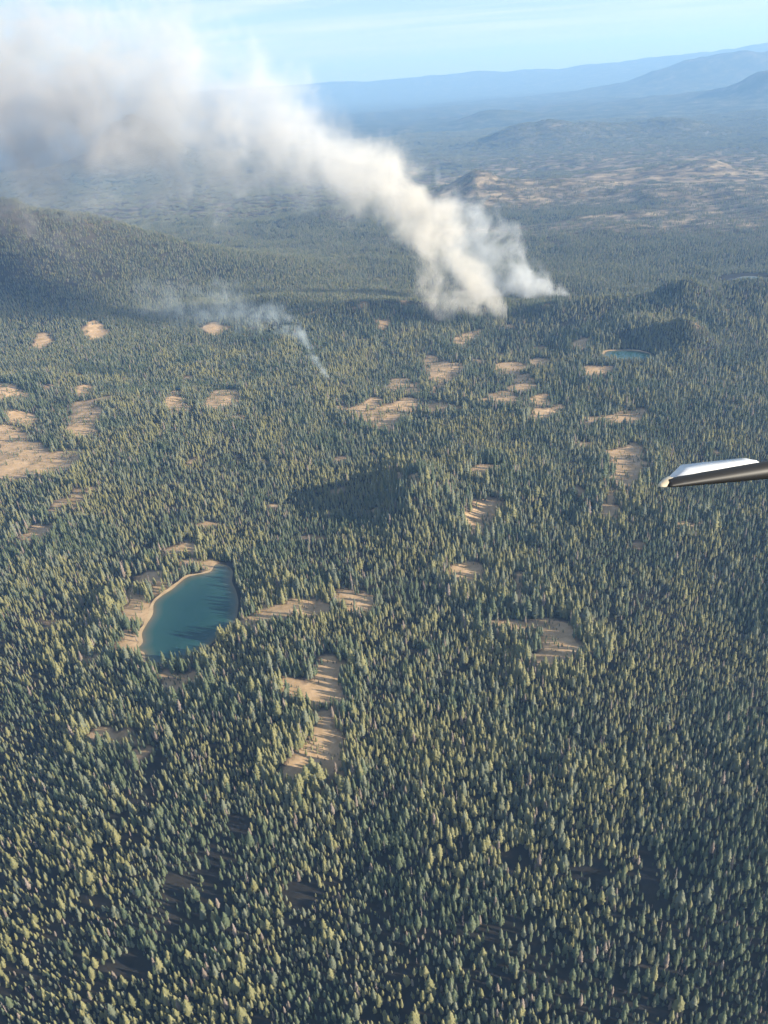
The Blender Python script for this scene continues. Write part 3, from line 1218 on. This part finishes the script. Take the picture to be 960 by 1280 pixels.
# ------------------------------------------------------------------ smoke
def smoke_plume(name, label, base, ctrl, length, dens, tint, ns, edge, soft, dirv=(-1, 0, 0), aniso=0.0, absorb=None, step=0.3, detail=5, cat='smoke'):
    """ctrl: rows of (u, height of axis, half height, sideways shift, half depth, strength) along dirv from base.
    A closed hull hugs the plume; inside it the density falls from the axis outward and is broken up by noise."""
    ctrl = np.array(ctrl, float)
    u_ = ctrl[:, 0]
    hmax = float(np.max(ctrl[:, 1:5].__abs__())) * 1.05
    M, n, l, b = mat(name)
    n.remove(b)
    out = n['Material Output']
    tcn = n.new('ShaderNodeTexCoord')

    def mth(op, a, b_=None, c_=None, clamp=False):
        q = n.new('ShaderNodeMath')
        q.operation = op
        q.use_clamp = clamp
        for i, v in enumerate((a, b_, c_)):
            if v is None:
                continue
            if isinstance(v, (int, float)):
                q.inputs[i].default_value = v
            else:
                l.new(v, q.inputs[i])
        return q.outputs[0]
    sp_ = n.new('ShaderNodeSeparateXYZ')
    l.new(tcn.outputs['Object'], sp_.inputs[0])
    u = mth('DIVIDE', sp_.outputs['X'], float(length), clamp=True)

    def curve(vals, lo, hi):
        fc = n.new('ShaderNodeFloatCurve')
        cm = fc.mapping
        cv_ = cm.curves[0]
        pts = [(float(a), float((v - lo) / (hi - lo))) for a, v in zip(u_, vals)]
        cv_.points[0].location = pts[0]
        cv_.points[1].location = pts[-1]
        for p in pts[1:-1]:
            cv_.points.new(*p)
        for p in cv_.points:
            p.handle_type = 'VECTOR'
        cm.update()
        l.new(u, fc.inputs['Value'])
        return mth('MULTIPLY_ADD', fc.outputs[0], float(hi - lo), float(lo))
    zc = curve(ctrl[:, 1], 0, hmax)
    rz = curve(ctrl[:, 2], 0, hmax)
    yc = curve(ctrl[:, 3], -hmax, hmax)
    ry = curve(ctrl[:, 4], 0, hmax)
    am = curve(ctrl[:, 5], 0, 1.0001)
    ez = mth('DIVIDE', mth('SUBTRACT', sp_.outputs['Z'], zc), rz)
    ey = mth('DIVIDE', mth('SUBTRACT', sp_.outputs['Y'], yc), ry)
    dist = mth('SQRT', mth('ADD', mth('MULTIPLY', ez, ez), mth('MULTIPLY', ey, ey)))
    t = n.new('ShaderNodeTexNoise')
    t.inputs['Scale'].default_value = ns
    t.inputs['Detail'].default_value = detail
    t.inputs['Roughness'].default_value = 0.66
    t.inputs['Distortion'].default_value = 0.35
    l.new(tcn.outputs['Object'], t.inputs['Vector'])
    nn = mth('MULTIPLY_ADD', t.outputs['Fac'], 2.0, -1.0)           # about -0.6 .. 0.6
    body = mth('ADD', mth('SUBTRACT', 0.80, dist), mth('MULTIPLY', nn, edge))
    mr = n.new('ShaderNodeMapRange')
    mr.interpolation_type = 'SMOOTHSTEP'
    mr.inputs['From Min'].default_value = 0.0
    mr.inputs['From Max'].default_value = soft
    l.new(body, mr.inputs['Value'])
    # nothing reaches the hull
    rim = n.new('ShaderNodeMapRange')
    rim.inputs['From Min'].default_value = 1.30
    rim.inputs['From Max'].default_value = 1.05
    l.new(dist, rim.inputs['Value'])
    de = mth('MULTIPLY', mth('MULTIPLY', mth('MULTIPLY', mr.outputs[0], rim.outputs[0]), am), float(dens))
    pv = n.new('ShaderNodeVolumePrincipled')
    if isinstance(tint, list):
        rp = ramp(n, tint)
        l.new(u, rp.inputs[0])
        l.new(rp.outputs[0], pv.inputs['Color'])
    else:
        pv.inputs['Color'].default_value = (*tint, 1)
    pv.inputs['Anisotropy'].default_value = aniso
    if absorb:
        pv.inputs['Absorption Color'].default_value = (*absorb, 1)
    l.new(de, pv.inputs['Density'])
    l.new(pv.outputs[0], out.inputs['Volume'])
    try:
        M.cycles.volume_step_rate = step
    except Exception:
        pass
    M.cycles.volume_sampling = 'MULTIPLE_IMPORTANCE'
    # hull
    nu, nv = 40, 20
    V, F = [], []
    uu = np.linspace(0, 1, nu)
    Zc, Rz, Yc, Ry = [np.interp(uu, u_, ctrl[:, k]) for k in (1, 2, 3, 4)]
    for i in range(nu):
        for j in range(nv):
            q = 2 * math.pi * j / nv
            V.append((uu[i] * length, Yc[i] + Ry[i] * 1.32 * math.cos(q), Zc[i] + Rz[i] * 1.32 * math.sin(q)))
    bm = bmesh.new()
    vs = [bm.verts.new(v) for v in V]
    for i in range(nu - 1):
        for j in range(nv):
            j2 = (j + 1) % nv
            bm.faces.new((vs[i * nv + j], vs[i * nv + j2], vs[(i + 1) * nv + j2], vs[(i + 1) * nv + j]))
    bm.faces.new(vs[:nv])
    bm.faces.new(vs[-nv:])
    bmesh.ops.recalc_face_normals(bm, faces=bm.faces[:])
    me = bpy.data.meshes.new(name)
    bm.to_mesh(me)
    bm.free()
    me.materials.append(M)
    o = bpy.data.objects.new(name, me)
    dx = Vector(dirv).normalized()
    dz = Vector((0, 0, 1))
    dy = dz.cross(dx)
    o.matrix_world = Matrix(((dx.x, dy.x, 0, base[0]), (dx.y, dy.y, 0, base[1]), (0, 0, 1, base[2]), (0, 0, 0, 1)))
    link(o, label=label, cat=cat)
    return o


# main column: axis points read in the photograph, laid in the upright plane through the fire
FB = ground_at(634, 402, terrain)
wdir = np.array([-1.0, 0.24, 0.0])
wdir /= np.linalg.norm(wdir)
pn = np.array([wdir[1], -wdir[0], 0])


def on_plane(px, py):
    d = ray(px, py)
    t = ((FB - CAM) @ pn) / (d @ pn)
    P_ = CAM + d * t
    return float((P_ - FB) @ wdir), float(P_[2] - FB[2]), t


LEN = 2350.0
# (axis x, axis y in photo, upper edge y, lower edge y)
cols = [(668, 388, 372, 406), (635, 380, 352, 410), (595, 355, 300, 408), (560, 315, 225, 392), (530, 272, 185, 372), (500, 235, 165, 322), (460, 205, 145, 280),
        (410, 178, 118, 262), (350, 150, 70, 262), (270, 125, 5, 268), (180, 108, -30, 275), (80, 100, -45, 285), (-40, 100, -50, 290), (-200, 100, -60, 290)]
rows = []
for k, (ax_, ay_, yt, yb) in enumerate(cols):
    uu, zc_, _ = on_plane(ax_, ay_)
    _, z1, _ = on_plane(ax_, yt)
    _, z0, _ = on_plane(ax_, yb)
    rows.append((uu / LEN, (z0 + z1) / 2, (z1 - z0) / 2 * 1.18))
STR = [0.4, 0.85, 1.0, 0.95, 0.82, 0.70, 0.56, 0.47, 0.41, 0.38, 0.36, 0.34, 0.32, 0.30]
DEP = [70, 80, 95, 115, 130, 150, 175, 210, 250, 300, 340, 370, 400, 430]
ctrl = [(max(0.0, q[0]), max(q[1], 5), max(q[2], 15), 0.0, dpt, s) for q, dpt, s in zip(rows, DEP, STR)]
ctrl[0] = (0.0,) + ctrl[0][1:]
last = ctrl[-1]
ctrl.append((1.0,) + last[1:5] + (0.09,))
ctrl = [c for i, c in enumerate(ctrl) if i == 0 or c[0] > ctrl[i - 1][0] + 1e-4]
smoke_plume('smoke_plume', 'thick cream-white smoke column rising from the forest fire and drifting away', FB, ctrl, LEN, 0.017,
            [(0.0, (0.98, 0.955, 0.89)), (0.10, (0.975, 0.95, 0.89)), (0.20, (0.95, 0.95, 0.94)), (0.36, (0.80, 0.80, 0.795)), (0.6, (0.73, 0.70, 0.675))], 0.0085, 1.45, 0.75, dirv=wdir, step=0.16, detail=6)
# thinner bluish smoke from the right-hand end of the fire front
F2 = ground_at(712, 372, terrain)


def on_plane2(px, py, B):
    d = ray(px, py)
    t = ((B - CAM) @ pn) / (d @ pn)
    P_ = CAM + d * t
    return float((P_ - B) @ wdir), float(P_[2] - B[2])


def ctrl_from(B, length, colsx):
    out = []
    for cx, yt, yb, dpt, s in colsx:
        u1, z1 = on_plane2(cx, yt, B)
        _, z0 = on_plane2(cx, yb, B)
        out.append((min(1, max(0, u1 / length)), max((z0 + z1) / 2, 1), max((z1 - z0) / 2, 5) * 1.15, 0.0, dpt, s))
    out[0] = (0.0,) + out[0][1:]
    out[-1] = (1.0,) + out[-1][1:]
    return out


L2 = on_plane2(545, 300, F2)[0]
smoke_plume('smoke_veil', 'thin bluish smoke veil drifting up from the right flank of the fire', F2,
            ctrl_from(F2, L2, [(715, 362, 378, 35, 1.0), (690, 344, 384, 50, 1.0), (660, 300, 394, 65, 0.9), (630, 255, 396, 75, 0.6), (600, 228, 390, 85, 0.45), (570, 215, 372, 90, 0.35), (545, 210, 350, 90, 0.2)]),
            L2, 0.020, (0.92, 0.955, 0.98), 0.013, 1.5, 0.8, dirv=wdir, step=0.4, detail=5)
# small spot fire
F3 = ground_at(412, 478, terrain)
L3 = on_plane2(150, 380, F3)[0]
smoke_plume('smoke_wisp', 'small blue-white smoke wisp rising from a spot fire in the trees', F3,
            ctrl_from(F3, L3, [(412, 466, 478, 6, 1.0), (400, 450, 472, 9, 1.0), (385, 420, 458, 12, 0.6), (370, 388, 438, 18, 0.36), (350, 368, 422, 26, 0.24), (310, 356, 418, 40, 0.14), (260, 348, 418, 55, 0.10), (200, 340, 418, 70, 0.04), (150, 335, 418, 70, 0.0)]),
            L3, 0.07, (0.80, 0.92, 0.99), 0.022, 1.6, 1.1, dirv=wdir, step=0.4, detail=5)

# ------------------------------------------------------------------ haze: the air over the whole valley
bm = bmesh.new()
bmesh.ops.create_cube(bm, size=1.0)
zlo, zhi = float(Z.min()) - 5.0, max(1500.0, float(Z.max()) + 60)
for v in bm.verts:
    v.co = Vector((v.co.x * 122000.0, v.co.y * 122000.0, zlo if v.co.z < 0 else zhi))
me = bpy.data.meshes.new('haze')
bm.to_mesh(me)
bm.free()
m, n, l, b = mat('haze_air')
n.remove(b)
pv = n.new('ShaderNodeVolumePrincipled')
pv.inputs['Color'].default_value = (0.29, 0.555, 1.0, 1)
pv.inputs['Density'].default_value = HAZE_DENSITY
pv.inputs['Anisotropy'].default_value = 0.12
pv.inputs['Absorption Color'].default_value = (0.3, 0.3, 0.3, 1)
l.new(pv.outputs[0], n['Material Output'].inputs['Volume'])
me.materials.append(m)
link(bpy.data.objects.new('haze', me), kind='stuff', label='pale blue haze lying over the whole valley')
print('ground z', Z.min(), Z.max(), 'fire', FB, 'lakes', [q[1] for q in LAKES])
